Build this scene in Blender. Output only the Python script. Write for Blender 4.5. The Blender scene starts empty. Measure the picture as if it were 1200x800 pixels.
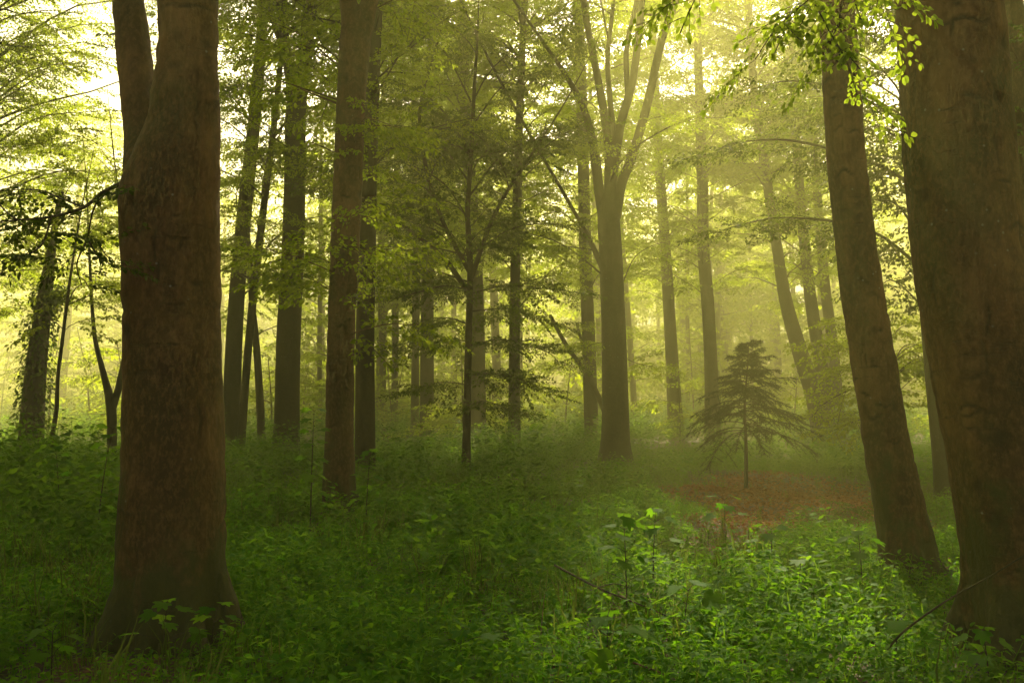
import bpy, math, random
import numpy as np
from mathutils import Vector, Matrix, noise

R = math.radians
random.seed(11)
rng = np.random.default_rng(11)
S = bpy.context.scene
COL = S.collection

# ------------------------------------------------------------------ camera
F = 1167.0                      # focal length in pixels of a 1200 px wide picture
PITCH = math.atan(70.0 / F)
CAM_H = 1.6
cam_data = bpy.data.cameras.new('camera')
cam_data.lens = F / 1200 * 36
cam_data.sensor_width = 36
cam_data.clip_end = 2000
cam = bpy.data.objects.new('camera', cam_data)
COL.objects.link(cam)
cam.location = (0, 0, CAM_H)
cam.rotation_euler = (R(90) + PITCH, 0, 0)
S.camera = cam

# ------------------------------------------------------------------ light
SUN_AZ, SUN_EL = 6.0, 37.0      # degrees; azimuth from +Y towards +X
sv = Vector((math.sin(R(SUN_AZ)) * math.cos(R(SUN_EL)), math.cos(R(SUN_AZ)) * math.cos(R(SUN_EL)), math.sin(R(SUN_EL))))
world = bpy.data.worlds.new('World')
S.world = world
world.use_nodes = True
wn = world.node_tree
for n in list(wn.nodes):
    wn.nodes.remove(n)
sky = wn.nodes.new('ShaderNodeTexSky')
sky.sky_type = 'NISHITA'
sky.sun_disc = False
sky.sun_elevation = R(SUN_EL)
sky.sun_rotation = R(SUN_AZ)
sky.air_density = 0.6
sky.dust_density = 9.0
sky.ozone_density = 0.0
bg = wn.nodes.new('ShaderNodeBackground')
bg.inputs['Strength'].default_value = 0.072
wo = wn.nodes.new('ShaderNodeOutputWorld')
wn.links.new(sky.outputs[0], bg.inputs[0])
wn.links.new(bg.outputs[0], wo.inputs[0])
sun_d = bpy.data.lights.new('sun', 'SUN')
sun_d.energy = 5.0
sun_d.angle = R(0.8)
sun_d.color = (1.0, 0.87, 0.58)
sun = bpy.data.objects.new('sun', sun_d)
COL.objects.link(sun)
sun.location = (0, 0, 40)
sun.rotation_euler = sv.to_track_quat('Z', 'Y').to_euler()

S.view_settings.view_transform = 'Standard'
S.view_settings.look = 'None'
S.view_settings.exposure = 1.78
S.view_settings.gamma = 1
cy = S.cycles
cy.use_denoising = True
cy.denoiser = 'OPENIMAGEDENOISE'
cy.use_adaptive_sampling = True
cy.adaptive_threshold = 0.03
cy.max_bounces = 6
cy.diffuse_bounces = 2
cy.glossy_bounces = 1
cy.transmission_bounces = 3
cy.volume_bounces = 0
cy.transparent_max_bounces = 4
cy.sample_clamp_indirect = 6
cy.caustics_reflective = False
cy.caustics_refractive = False
FOG_DENSITY = 0.0092
FOG_COLOR = (1.0, 0.97, 0.34, 1)  # yellow tint stands in for sunlight coloured by passing through leaves

# ------------------------------------------------------------------ helpers
CT, ST = math.cos(PITCH), math.sin(PITCH)
def at(px, py, d):
    u = (px - 600) / F; v = (400 - py) / F
    dx, dy, dz = u, CT - v * ST, ST + v * CT
    k = d / dy
    return np.array((dx * k, d, CAM_H + dz * k))

def gz(x, y):
    x = np.asarray(x, float); y = np.asarray(y, float)
    far = np.clip((np.hypot(x, y) - 4) / 6, 0, 1)
    return far * (0.07 * np.sin(.55 * x + 1.3) * np.cos(.42 * y + .4) + 0.05 * np.sin(1.3 * x + .9 * y)
                  + 0.12 * np.sin(.11 * x + .5) * np.sin(.09 * y + 2.1))

class Geo:
    """verts and tri/quad faces gathered as arrays, with a material slot per face"""
    def __init__(self):
        self.v = []; self.t = []; self.q = []; self.tm = []; self.qm = []; self.n = 0
    def add(self, v, tris=None, quads=None, m=0):
        v = np.asarray(v, np.float32).reshape(-1, 3)
        if tris is not None and len(tris):
            t = np.asarray(tris, np.int64).reshape(-1, 3) + self.n
            self.t.append(t); self.tm.append(np.full(len(t), m, np.int32))
        if quads is not None and len(quads):
            q = np.asarray(quads, np.int64).reshape(-1, 4) + self.n
            self.q.append(q); self.qm.append(np.full(len(q), m, np.int32))
        self.v.append(v); self.n += len(v)
    def mesh(self, name, mats, origin=(0, 0, 0), smooth=True):
        me = bpy.data.meshes.new(name)
        v = np.concatenate(self.v) - np.asarray(origin, np.float32)
        t = np.concatenate(self.t) if self.t else np.zeros((0, 3), np.int64)
        q = np.concatenate(self.q) if self.q else np.zeros((0, 4), np.int64)
        me.vertices.add(len(v)); me.vertices.foreach_set('co', v.astype(np.float32).ravel())
        loops = np.concatenate([t.ravel(), q.ravel()]).astype(np.int32)
        me.loops.add(len(loops)); me.loops.foreach_set('vertex_index', loops)
        me.polygons.add(len(t) + len(q))
        ls = np.concatenate([np.arange(len(t)) * 3, len(t) * 3 + np.arange(len(q)) * 4]).astype(np.int32)
        me.polygons.foreach_set('loop_start', ls)
        mi = np.concatenate(self.tm + self.qm) if (self.tm or self.qm) else np.zeros(0, np.int32)
        me.polygons.foreach_set('material_index', mi.astype(np.int32))
        if smooth:
            me.polygons.foreach_set('use_smooth', np.ones(len(t) + len(q), bool))
        me.update(calc_edges=True)
        for m in mats:
            me.materials.append(m)
        return me

def link(name, me, parent=None):
    o = bpy.data.objects.new(name, me)
    COL.objects.link(o)
    if parent is not None:
        o.parent = parent
    return o

def tag(o, label=None, cat=None, group=None, kind=None):
    if label: o['label'] = label
    if cat: o['category'] = cat
    if group: o['group'] = group
    if kind: o['kind'] = kind
    return o

def thing(name, loc, label, cat, group=None):
    o = bpy.data.objects.new(name, None)
    o.empty_display_size = 0.2
    COL.objects.link(o)
    o.location = tuple(float(c) for c in loc)
    return tag(o, label, cat, group)

def spline(P, n):
    """Catmull-Rom through rows of P (any number of columns), n samples per span"""
    P = np.asarray(P, float)
    if len(P) < 3:
        t = np.linspace(0, 1, n * (len(P) - 1) + 1)
        return P[0] + (P[-1] - P[0]) * t[:, None]
    Q = np.vstack([2 * P[0] - P[1], P, 2 * P[-1] - P[-2]])
    out = []
    for i in range(1, len(Q) - 2):
        p0, p1, p2, p3 = Q[i - 1:i + 3]
        for s in np.arange(n) / n:
            out.append(.5 * ((2 * p1) + (-p0 + p2) * s + (2 * p0 - 5 * p1 + 4 * p2 - p3) * s * s + (-p0 + 3 * p1 - 3 * p2 + p3) * s ** 3))
    out.append(P[-1])
    return np.array(out)

def tube(g, P, r, k=8, m=0, lump=0.0):
    P = np.asarray(P, float); r = np.asarray(r, float)
    n = len(P)
    T = np.gradient(P, axis=0)
    T /= np.linalg.norm(T, axis=1)[:, None] + 1e-9
    a = np.array((1., 0, 0)) if abs(T[0, 0]) < .8 else np.array((0, 1., 0))
    U = a - (T @ a)[:, None] * T
    U /= np.linalg.norm(U, axis=1)[:, None] + 1e-9
    V = np.cross(T, U)
    th = np.arange(k) / k * 2 * math.pi
    rr = r[:, None] * np.ones(k)
    if lump:
        ph = rng.uniform(0, 6.28, 4)
        h = np.arange(n)[:, None] / n
        rr = rr * (1 + lump * (np.sin(2 * th + ph[0] + 3 * h) * .6 + np.sin(3 * th + ph[1] - 5 * h) * .5 + .5 * np.sin(5 * th + ph[2] + 9 * h)))
    ring = P[:, None, :] + rr[..., None] * (np.cos(th)[None, :, None] * U[:, None, :] + np.sin(th)[None, :, None] * V[:, None, :])
    v = np.vstack([ring.reshape(-1, 3), P[-1] + T[-1] * r[-1], P[0] - T[0] * r[0] * .2])
    i = np.arange(n - 1)[:, None] * k; j = np.arange(k)[None, :]; j2 = (j + 1) % k
    quads = np.stack([i + j, i + j2, i + k + j2, i + k + j], -1).reshape(-1, 4)
    e = (n - 1) * k; jj = np.arange(k); jn = (jj + 1) % k
    tris = np.vstack([np.stack([e + jj, e + jn, np.full(k, n * k)], 1), np.stack([jn, jj, np.full(k, n * k + 1)], 1)])
    g.add(v, tris, quads, m)

def basis(az, el, roll):
    """arrays of 3x3 with columns forward, left, up; az from +X axis"""
    az, el, roll = (np.asarray(a, float) for a in (az, el, roll))
    f = np.stack([np.cos(el) * np.cos(az), np.cos(el) * np.sin(az), np.sin(el)], -1)
    l = np.stack([-np.sin(az), np.cos(az), np.zeros_like(az)], -1)
    u = np.cross(f, l)
    c, s = np.cos(roll)[..., None], np.sin(roll)[..., None]
    return np.stack([f, l * c + u * s, u * c - l * s], -1)

# ------------------------------------------------------------------ leaves
# leaf outlines in (forward, left, up), unit length
LEAF_LO = (np.array([(0, 0, 0), (.45, .30, .05), (1, 0, -.08), (.45, -.30, .05)]), np.array([(0, 1, 2), (0, 2, 3)]))
_lh = np.array([(0, 0, 0), (.22, .24, .05), (.52, .32, .06), (.80, .20, .0), (1, 0, -.10), (.80, -.20, .0), (.52, -.32, .06), (.22, -.24, .05), (.5, 0, -.01)])
LEAF_HI = (_lh, np.array([(i, (i + 1) % 8, 8) for i in range(8)]))
_ln = _lh * np.array((1, .62, 1))
LEAF_NARROW = (_ln, LEAF_HI[1])
def lobed():
    o = [(0.0, 0.03)]
    for a, r in ((-128, .34), (-100, .52), (-78, .66), (-58, .46), (-42, .74), (-30, .90), (-16, .58), (-7, .84), (0, 1.0)):
        o.append((.12 + r * .88 * math.cos(R(a)) if True else 0, r * .88 * math.sin(R(a))))
    pts = o + [(x, -y) for x, y in reversed(o[1:-1])] + [(0.0, -0.03)]
    v = np.array([(x, y, .06 * abs(y) - .14 * x * x) for x, y in pts] + [(.30, 0, -.02)])
    n = len(pts)
    return v, np.array([((i + 1) % n, i, n) for i in range(n)])
LEAF_LOBED = lobed()

def place(g, tmpl, pos, B, scale, m=0):
    """copies of one template (verts, tris) at pos (N,3) with bases B (N,3,3) and scales (N,)"""
    tv, tt = tmpl
    N = len(pos)
    if N == 0: return
    v = np.einsum('nij,kj->nki', B, tv) * np.asarray(scale)[:, None, None] + np.asarray(pos)[:, None, :]
    t = tt[None] + (np.arange(N) * len(tv))[:, None, None]
    g.add(v.reshape(-1, 3), t.reshape(-1, 3), None, m)

def make_spray(leaf, leaf_len, seed, length=1.0, nside=6, droop=.12, gap=1.0, tilt=.30):
    """a flat beech spray: a twig with side twigs, leaves set alternately along them.
    returns (leaf verts, leaf tris, twig verts, twig tris)"""
    r = np.random.default_rng(seed)
    g = Geo(); w = Geo()
    pos = []; az = []; sc = []
    def run(p, a, L, wd):
        nl = max(2, int(L / (leaf_len * .62 * gap)))
        bend = r.uniform(-.35, .35)
        q = np.array(p, float); side = 1
        pts = [q.copy()]
        for i in range(nl):
            a2 = a + bend * i / nl
            q = q + np.array((math.cos(a2), math.sin(a2), 0)) * L / nl
            pts.append(q.copy())
            side = -side
            if i > 0 or L < .35:
                pos.append(q.copy()); az.append(a2 + side * r.uniform(.5, 1.05)); sc.append(leaf_len * r.uniform(.7, 1.12))
        pos.append(q.copy()); az.append(a); sc.append(leaf_len * r.uniform(.8, 1.1))
        pts = np.array(pts)
        n = np.array((-math.sin(a), math.cos(a), 0)) * wd
        for i in range(len(pts) - 1):
            w.add(np.array([pts[i] - n, pts[i] + n, pts[i + 1] + n * .8, pts[i + 1] - n * .8]), [(0, 1, 2), (0, 2, 3)])
    run((0, 0, 0), 0, length, .006)
    for i in range(nside):
        t = .12 + .80 * i / nside
        s = 1 if i % 2 else -1
        run((length * t, 0, 0), s * r.uniform(.55, .95), length * (.58 - .40 * t) * r.uniform(.75, 1.2), .003)
    pos = np.array(pos); az = np.array(az)
    N = len(pos)
    B = basis(az, r.normal(-.12, tilt, N), r.normal(0, tilt * 1.3, N))
    pos[:, 2] += r.normal(0, .012, N)
    place(g, leaf, pos, B, np.array(sc))
    lv = np.concatenate(g.v).astype(float); lt = np.concatenate(g.t)
    wv = np.concatenate(w.v).astype(float); wt = np.concatenate(w.t)
    for v in (lv, wv):
        rr = np.hypot(v[:, 0], v[:, 1])
        v[:, 2] -= droop * rr ** 1.8
    return lv, lt, wv, wt

SPRAY_NEAR = [make_spray(LEAF_HI, .068, 100 + i, length=.55, nside=6, droop=.28, gap=.95) for i in range(5)]
SPRAY_MID = [make_spray(LEAF_LO, .095, 200 + i, length=1.0, nside=8, gap=.85, tilt=.42) for i in range(7)]
SPRAY_FAR = [make_spray(LEAF_LO, .150, 300 + i, length=1.15, nside=6, gap=.85, tilt=.36) for i in range(6)]
SPRAY_WOOD = [make_spray(LEAF_LO, .30, 400 + i, length=1.7, nside=5, gap=.75, tilt=.42) for i in range(5)]

def add_sprays(g, kinds, pos, az, el, roll, sc):
    pos = np.asarray(pos, float)
    if len(pos) == 0: return
    B = basis(az, el, roll); sc = np.asarray(sc)
    pick = rng.integers(0, len(kinds), len(pos))
    for k, (lv, lt, wv, wt) in enumerate(kinds):
        s = pick == k
        place(g, (lv, lt), pos[s], B[s], sc[s], 0)
        place(g, (wv, wt), pos[s], B[s], sc[s], 1)

# ------------------------------------------------------------------ materials
def new_mat(name):
    m = bpy.data.materials.new(name); m.use_nodes = True
    nt = m.node_tree
    for n in list(nt.nodes): nt.nodes.remove(n)
    return m, nt, nt.nodes, nt.links

def ramp(nt, fac, stops):
    n = nt.nodes.new('ShaderNodeValToRGB')
    while len(n.color_ramp.elements) < len(stops): n.color_ramp.elements.new(.5)
    for e, (p, c) in zip(n.color_ramp.elements, stops):
        e.position = p; e.color = (*c, 1)
    if fac is not None: nt.links.new(fac, n.inputs[0])
    return n.outputs[0]

def mixc(nt, fac, a, b):
    n = nt.nodes.new('ShaderNodeMix'); n.data_type = 'RGBA'
    for sock, val in ((n.inputs[0], fac), (n.inputs[6], a), (n.inputs[7], b)):
        if hasattr(val, 'is_output'): nt.links.new(val, sock)
        else: sock.default_value = val if isinstance(val, (int, float)) else (*val, 1)
    return n.outputs[2]

def leaf_mat(name, dark, light, tr_dark, tr_light, trans=.5, rough=.65):
    m, nt, N, L = new_mat(name)
    geo = N.new('ShaderNodeNewGeometry'); oi = N.new('ShaderNodeObjectInfo')
    mth = N.new('ShaderNodeMath'); mth.operation = 'MULTIPLY_ADD'
    L.new(oi.outputs['Random'], mth.inputs[0]); mth.inputs[1].default_value = .25
    ms = N.new('ShaderNodeMath'); ms.operation = 'MULTIPLY'
    L.new(geo.outputs['Random Per Island'], ms.inputs[0]); ms.inputs[1].default_value = .75
    L.new(ms.outputs[0], mth.inputs[2])
    c = ramp(nt, mth.outputs[0], [(0, dark), (1, light)])
    ct = ramp(nt, mth.outputs[0], [(0, tr_dark), (1, tr_light)])
    p = N.new('ShaderNodeBsdfPrincipled')
    L.new(c, p.inputs['Base Color']); p.inputs['Roughness'].default_value = rough
    p.inputs['Specular IOR Level'].default_value = .06
    t = N.new('ShaderNodeBsdfTranslucent'); L.new(ct, t.inputs[0])
    mx = N.new('ShaderNodeMixShader'); mx.inputs[0].default_value = trans
    L.new(p.outputs[0], mx.inputs[1]); L.new(t.outputs[0], mx.inputs[2])
    o = N.new('ShaderNodeOutputMaterial'); L.new(mx.outputs[0], o.inputs[0])
    return m

def bark_mat(name, c1, c2, moss=.5, scale=1.0, bump=.5, moss_h=1.0):
    m, nt, N, L = new_mat(name)
    tc = N.new('ShaderNodeTexCoord')
    def nz(sc, detail, stretch=(1, 1, 1), rough=.6):
        mp = N.new('ShaderNodeMapping'); mp.inputs['Scale'].default_value = stretch
        L.new(tc.outputs['Object'], mp.inputs[0])
        n = N.new('ShaderNodeTexNoise'); n.inputs['Scale'].default_value = sc; n.inputs['Detail'].default_value = detail
        n.inputs['Roughness'].default_value = rough
        L.new(mp.outputs[0], n.inputs[0]); return n.outputs[0]
    blotch = nz(1.7 * scale, 8, (1, 1, .5), .68)
    col = ramp(nt, blotch, [(.36, tuple(c * .42 for c in c1)), (.50, c1), (.63, tuple(c * 1.25 for c in c2))])
    streak = nz(9 * scale, 5, (1, 1, .07), .6)
    col = mixc(nt, ramp(nt, streak, [(.42, (0, 0, 0)), (.66, (.55, .55, .55))]), col, tuple(c * .55 for c in c1))
    green = nz(1.1 * scale, 5, (1, 1, .6), .6)
    col = mixc(nt, ramp(nt, green, [(.50, (0, 0, 0)), (.64, (.62, .62, .62))]), col, (.062, .068, .018))
    # horizontal wrinkles and scars of beech bark
    wr = nz(2.6 * scale, 7, (1, 1, 6), .65)
    wr_l = ramp(nt, wr, [(.30, (0, 0, 0)), (.40, (1, 1, 1))])
    col = mixc(nt, wr_l, tuple(c * .50 for c in c1), col)
    fine = nz(34 * scale, 5, (1, 1, .6), .7)
    col = mixc(nt, ramp(nt, fine, [(.46, (0, 0, 0)), (.68, (.5, .5, .5))]), col, tuple(min(1, c * 1.5) for c in c2))
    at_ = N.new('ShaderNodeAttribute'); at_.attribute_name = 'scar'
    col = mixc(nt, ramp(nt, at_.outputs['Fac'], [(.12, (0, 0, 0)), (.7, (.85, .85, .85))]), col, tuple(c * .28 for c in c1))
    # pale lichen specks
    vo = N.new('ShaderNodeTexVoronoi'); vo.inputs['Scale'].default_value = 11 * scale
    L.new(tc.outputs['Object'], vo.inputs[0])
    dot = ramp(nt, vo.outputs['Distance'], [(.06, (1, 1, 1)), (.12, (0, 0, 0))])
    sel = ramp(nt, nz(2.2 * scale, 2), [(.52, (0, 0, 0)), (.60, (.7, .7, .7))])
    mm = N.new('ShaderNodeMath'); mm.operation = 'MULTIPLY'; L.new(dot, mm.inputs[0]); L.new(sel, mm.inputs[1])
    col = mixc(nt, mm.outputs[0], col, (.30, .27, .20))
    # moss: patches of its own, growing mostly near the foot
    sx = N.new('ShaderNodeSeparateXYZ'); L.new(tc.outputs['Object'], sx.inputs[0])
    mr = N.new('ShaderNodeMapRange'); mr.inputs[1].default_value = moss_h * 1.6; mr.inputs[2].default_value = 0
    mr.inputs[3].default_value = 0.0; mr.inputs[4].default_value = .42
    L.new(sx.outputs[2], mr.inputs[0])
    ad = N.new('ShaderNodeMath'); ad.operation = 'ADD'
    L.new(nz(2.6 * scale, 7, (1, 1, .7), .65), ad.inputs[0]); L.new(mr.outputs[0], ad.inputs[1])
    mo = ramp(nt, ad.outputs[0], [(.66, (0, 0, 0)), (.80, (moss * 1.6, moss * 1.6, moss * 1.6))])
    col = mixc(nt, mo, col, (.045, .055, .012))
    p = N.new('ShaderNodeBsdfPrincipled'); L.new(col, p.inputs['Base Color'])
    p.inputs['Roughness'].default_value = .75; p.inputs['Specular IOR Level'].default_value = .25
    b1 = N.new('ShaderNodeBump'); b1.inputs['Strength'].default_value = bump; b1.inputs['Distance'].default_value = .03
    L.new(wr_l, b1.inputs['Height'])
    b2 = N.new('ShaderNodeBump'); b2.inputs['Strength'].default_value = bump; b2.inputs['Distance'].default_value = .02
    L.new(fine, b2.inputs['Height']); L.new(b1.outputs[0], b2.inputs['Normal'])
    b3 = N.new('ShaderNodeBump'); b3.inputs['Strength'].default_value = min(1, bump * 1.4); b3.inputs['Distance'].default_value = .08
    L.new(blotch, b3.inputs['Height']); L.new(b2.outputs[0], b3.inputs['Normal'])
    L.new(b3.outputs[0], p.inputs['Normal'])
    o = N.new('ShaderNodeOutputMaterial'); L.new(p.outputs[0], o.inputs[0])
    return m

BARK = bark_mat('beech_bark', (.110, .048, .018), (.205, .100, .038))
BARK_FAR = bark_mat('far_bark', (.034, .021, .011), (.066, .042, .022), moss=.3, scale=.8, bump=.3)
TWIG = bark_mat('twig_bark', (.05, .033, .018), (.09, .06, .032), moss=.0, scale=2, bump=.2)
LEAF = leaf_mat('beech_leaf', (.040, .075, .006), (.085, .125, .010), (.32, .46, .010), (.60, .68, .02), .65)
LEAF_SHADED = leaf_mat('shaded_beech_leaf', (.035, .065, .008), (.07, .105, .012), (.12, .19, .010), (.26, .34, .015), .42)  # beech leaf with shade put into its colour: darker, less translucent
LEAF_FRESH = leaf_mat('fresh_leaf', (.07, .13, .012), (.12, .18, .018), (.42, .60, .03), (.60, .74, .04), .6)
HERB = leaf_mat('herb_leaf', (.030, .130, .005), (.105, .235, .008), (.12, .38, .006), (.34, .58, .010), .5)
HERB_MID = leaf_mat('undergrowth_leaf', (.030, .110, .005), (.098, .190, .008), (.12, .31, .008), (.30, .48, .012), .5)
SAPLING = leaf_mat('sapling_leaf', (.035, .130, .006), (.085, .19, .010), (.15, .42, .008), (.32, .55, .015), .5)
GRASS = leaf_mat('grass_blade', (.05, .09, .012), (.11, .14, .02), (.12, .2, .02), (.24, .3, .03), .4)
NEEDLE = leaf_mat('spruce_needle', (.020, .034, .010), (.04, .06, .014), (.03, .05, .01), (.06, .08, .015), .2)
IVY = leaf_mat('ivy_leaf', (.030, .060, .008), (.07, .11, .012), (.10, .18, .01), (.22, .32, .015), .45, .5)
DEAD = leaf_mat('dead_leaf', (.16, .056, .019), (.42, .16, .052), (.2, .06, .02), (.36, .13, .04), .25, .7)

def ground_mat():
    m, nt, N, L = new_mat('forest_floor')
    tc = N.new('ShaderNodeTexCoord')
    a = N.new('ShaderNodeTexNoise'); a.inputs['Scale'].default_value = .9; a.inputs['Detail'].default_value = 8
    L.new(tc.outputs['Object'], a.inputs[0])
    b = N.new('ShaderNodeTexNoise'); b.inputs['Scale'].default_value = 22; b.inputs['Detail'].default_value = 6
    L.new(tc.outputs['Object'], b.inputs[0])
    soil = ramp(nt, b.outputs[0], [(.3, (.030, .018, .009)), (.55, (.13, .052, .020)), (.72, (.22, .09, .035))])
    col = mixc(nt, ramp(nt, a.outputs[0], [(.42, (0, 0, 0)), (.6, (.7, .7, .7))]), soil, (.03, .05, .01))
    p = N.new('ShaderNodeBsdfPrincipled'); L.new(col, p.inputs['Base Color']); p.inputs['Roughness'].default_value = .9
    bu = N.new('ShaderNodeBump'); bu.inputs['Strength'].default_value = .7; bu.inputs['Distance'].default_value = .05
    L.new(b.outputs[0], bu.inputs['Height']); L.new(bu.outputs[0], p.inputs['Normal'])
    o = N.new('ShaderNodeOutputMaterial'); L.new(p.outputs[0], o.inputs[0])
    return m
GROUND = ground_mat()

# ------------------------------------------------------------------ ground
XMIN, XMAX, YMIN, YMAX = -110., 110., -45., 150.
def build_ground():
    g = Geo()
    xs = np.unique(np.concatenate([np.linspace(XMIN, XMAX, 45), np.linspace(-14, 14, 113)]))
    ys = np.unique(np.concatenate([np.linspace(YMIN, YMAX, 45), np.linspace(2, 30, 113)]))
    X, Y = np.meshgrid(xs, ys)
    v = np.stack([X, Y, gz(X, Y)], -1).reshape(-1, 3)
    nx, ny = len(xs), len(ys)
    i = np.arange(ny - 1)[:, None] * nx; j = np.arange(nx - 1)[None, :]
    g.add(v, None, np.stack([i + j, i + j + 1, i + nx + j + 1, i + nx + j], -1).reshape(-1, 4))
    tag(link('ground', g.mesh('ground', [GROUND])), 'dark forest floor of soil, moss and old leaves', 'ground', kind='structure')
build_ground()

# ------------------------------------------------------------------ haze
def build_haze():
    g = Geo()
    x0, x1, y0, y1, z0, z1 = XMIN - 3, XMAX + 3, YMIN - 3, YMAX + 3, -1.6, 28.0
    v = [(x, y, z) for z in (z0, z1) for y in (y0, y1) for x in (x0, x1)]
    g.add(v, None, [(0, 2, 3, 1), (4, 5, 7, 6), (0, 1, 5, 4), (2, 6, 7, 3), (0, 4, 6, 2), (1, 3, 7, 5)])
    m, nt, N, L = new_mat('haze_air')
    pv = N.new('ShaderNodeVolumePrincipled')
    pv.inputs['Color'].default_value = FOG_COLOR
    pv.inputs['Density'].default_value = FOG_DENSITY
    pv.inputs['Anisotropy'].default_value = .55
    try: pv.inputs['Density Attribute'].default_value = ''
    except Exception: pass
    o = N.new('ShaderNodeOutputMaterial'); L.new(pv.outputs[0], o.inputs['Volume'])
    tag(link('haze', g.mesh('haze', [m], smooth=False)), 'pale yellow morning mist filling the whole wood', 'haze', kind='stuff')
build_haze()

# ------------------------------------------------------------------ trees
SUNP = np.array(sv)
def sun_gap(P):
    """True where a spray at P would shade the little glade at the right front: the canopy gap there is shaped to let the sun in"""
    k = P[:, 2] / SUNP[2]
    q = P[:, :2] - SUNP[:2] * k[:, None]
    e = ((q[:, 0] - 2.7) / 3.0) ** 2 + ((q[:, 1] - 9.6) / 4.7) ** 2
    e4 = np.where(P[:, 2] > 6.5, ((q[:, 0] - 2.3) / 1.5) ** 2 + ((q[:, 1] - .2) / 1.8) ** 2, 9)  # canopy opened here too, to put sun on the right bough
    e = np.minimum(e, e4)
    # canopy thinned at two places farther off to make the mist glow: right of the middle and at the left
    e2 = ((q[:, 0] - 7.5) / 6) ** 2 + ((q[:, 1] - 36) / 9) ** 2
    e3 = ((q[:, 0] + 17) / 7) ** 2 + ((q[:, 1] - 33) / 9) ** 2
    return (e < 1) | ((np.minimum(e2, e3) < 1) & (rng.random(len(P)) < .5))

def grow_branch(wood, sprays, P0, az, L, el0, el1, r0, spacing, ssize, kinds_key, m=0, k=5, t0=.22):
    n = 7
    q = np.array(P0, float); pts = [q.copy()]
    a = az; wob = random.uniform(-.5, .5)
    azs = [az]
    for i in range(n):
        t = i / (n - 1)
        el = el0 + (el1 - el0) * t ** .7 + random.gauss(0, .07)
        a = az + wob * t + random.gauss(0, .08)
        q = q + np.array((math.cos(el) * math.cos(a), math.cos(el) * math.sin(a), math.sin(el))) * L / n
        pts.append(q.copy()); azs.append(a)
    pts = np.array(pts)
    tube(wood, pts, np.linspace(r0, max(.004, r0 * .15), n + 1), k, m)
    leaf_path(sprays, pts, np.array(azs), spacing, ssize, t0)

def leaf_path(sprays, pts, azs, spacing, ssize, t0=.2):
    seg = np.linalg.norm(np.diff(pts, axis=0), axis=1); s = np.concatenate([[0], np.cumsum(seg)])
    L = s[-1]; side = random.choice((-1, 1))
    u = L * t0
    while u < L:
        p = np.array([np.interp(u, s, pts[:, c]) for c in range(3)])
        a = np.interp(u, s, azs)
        side = -side
        f = 1 - .35 * (u / L)
        sprays.append((*p, a + side * random.uniform(.45, 1.15), random.gauss(-.10, .24), random.gauss(0, .30), ssize * f * random.uniform(.75, 1.25)))
        u += spacing * random.uniform(.6, 1.4)
    sprays.append((*pts[-1], azs[-1], random.gauss(-.1, .12), random.gauss(0, .15), ssize * .8))

def stem_points(px_stem, d, to_ground, top_z, lean=None, bend=0.0):
    """traced pixels (x, y, width) at distance d -> points and radii; grows on above the picture to top_z"""
    P = []
    for s in px_stem:
        dd = s[3] if len(s) > 3 else d
        p = at(s[0], s[1], dd)
        P.append((*p, s[2] * dd / F / 2))
    P = np.array(P)
    if to_ground:
        b = P[0]
        z = float(gz(b[0], b[1]))
        dirv = P[0, :3] - P[1, :3]
        if b[2] > z - .3:
            k = (b[2] - z + .35) / max(.05, -dirv[2])
            e = P[0, :3] + dirv * k * .6
            P = np.vstack([[e[0], e[1], z - .35, P[0, 3] * 1.12], P])
    if top_z and P[-1, 2] < top_z:
        T = P[-1, :3] - P[-2, :3]; T = T / np.linalg.norm(T)
        q = P[-1, :3].copy(); r = P[-1, 3]; h0 = q[2]
        n = max(3, int((top_z - h0) / 1.8))
        ph = random.uniform(0, 6.28)
        for i in range(1, n + 1):
            T = T + np.array((math.cos(ph + i * .8) * .05, math.sin(ph + i * .8) * .05, .06)); T /= np.linalg.norm(T)
            q = q + T * (top_z - h0) / n
            P = np.vstack([P, [*q, r * (1 - .88 * i / n)]])
    return P

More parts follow.
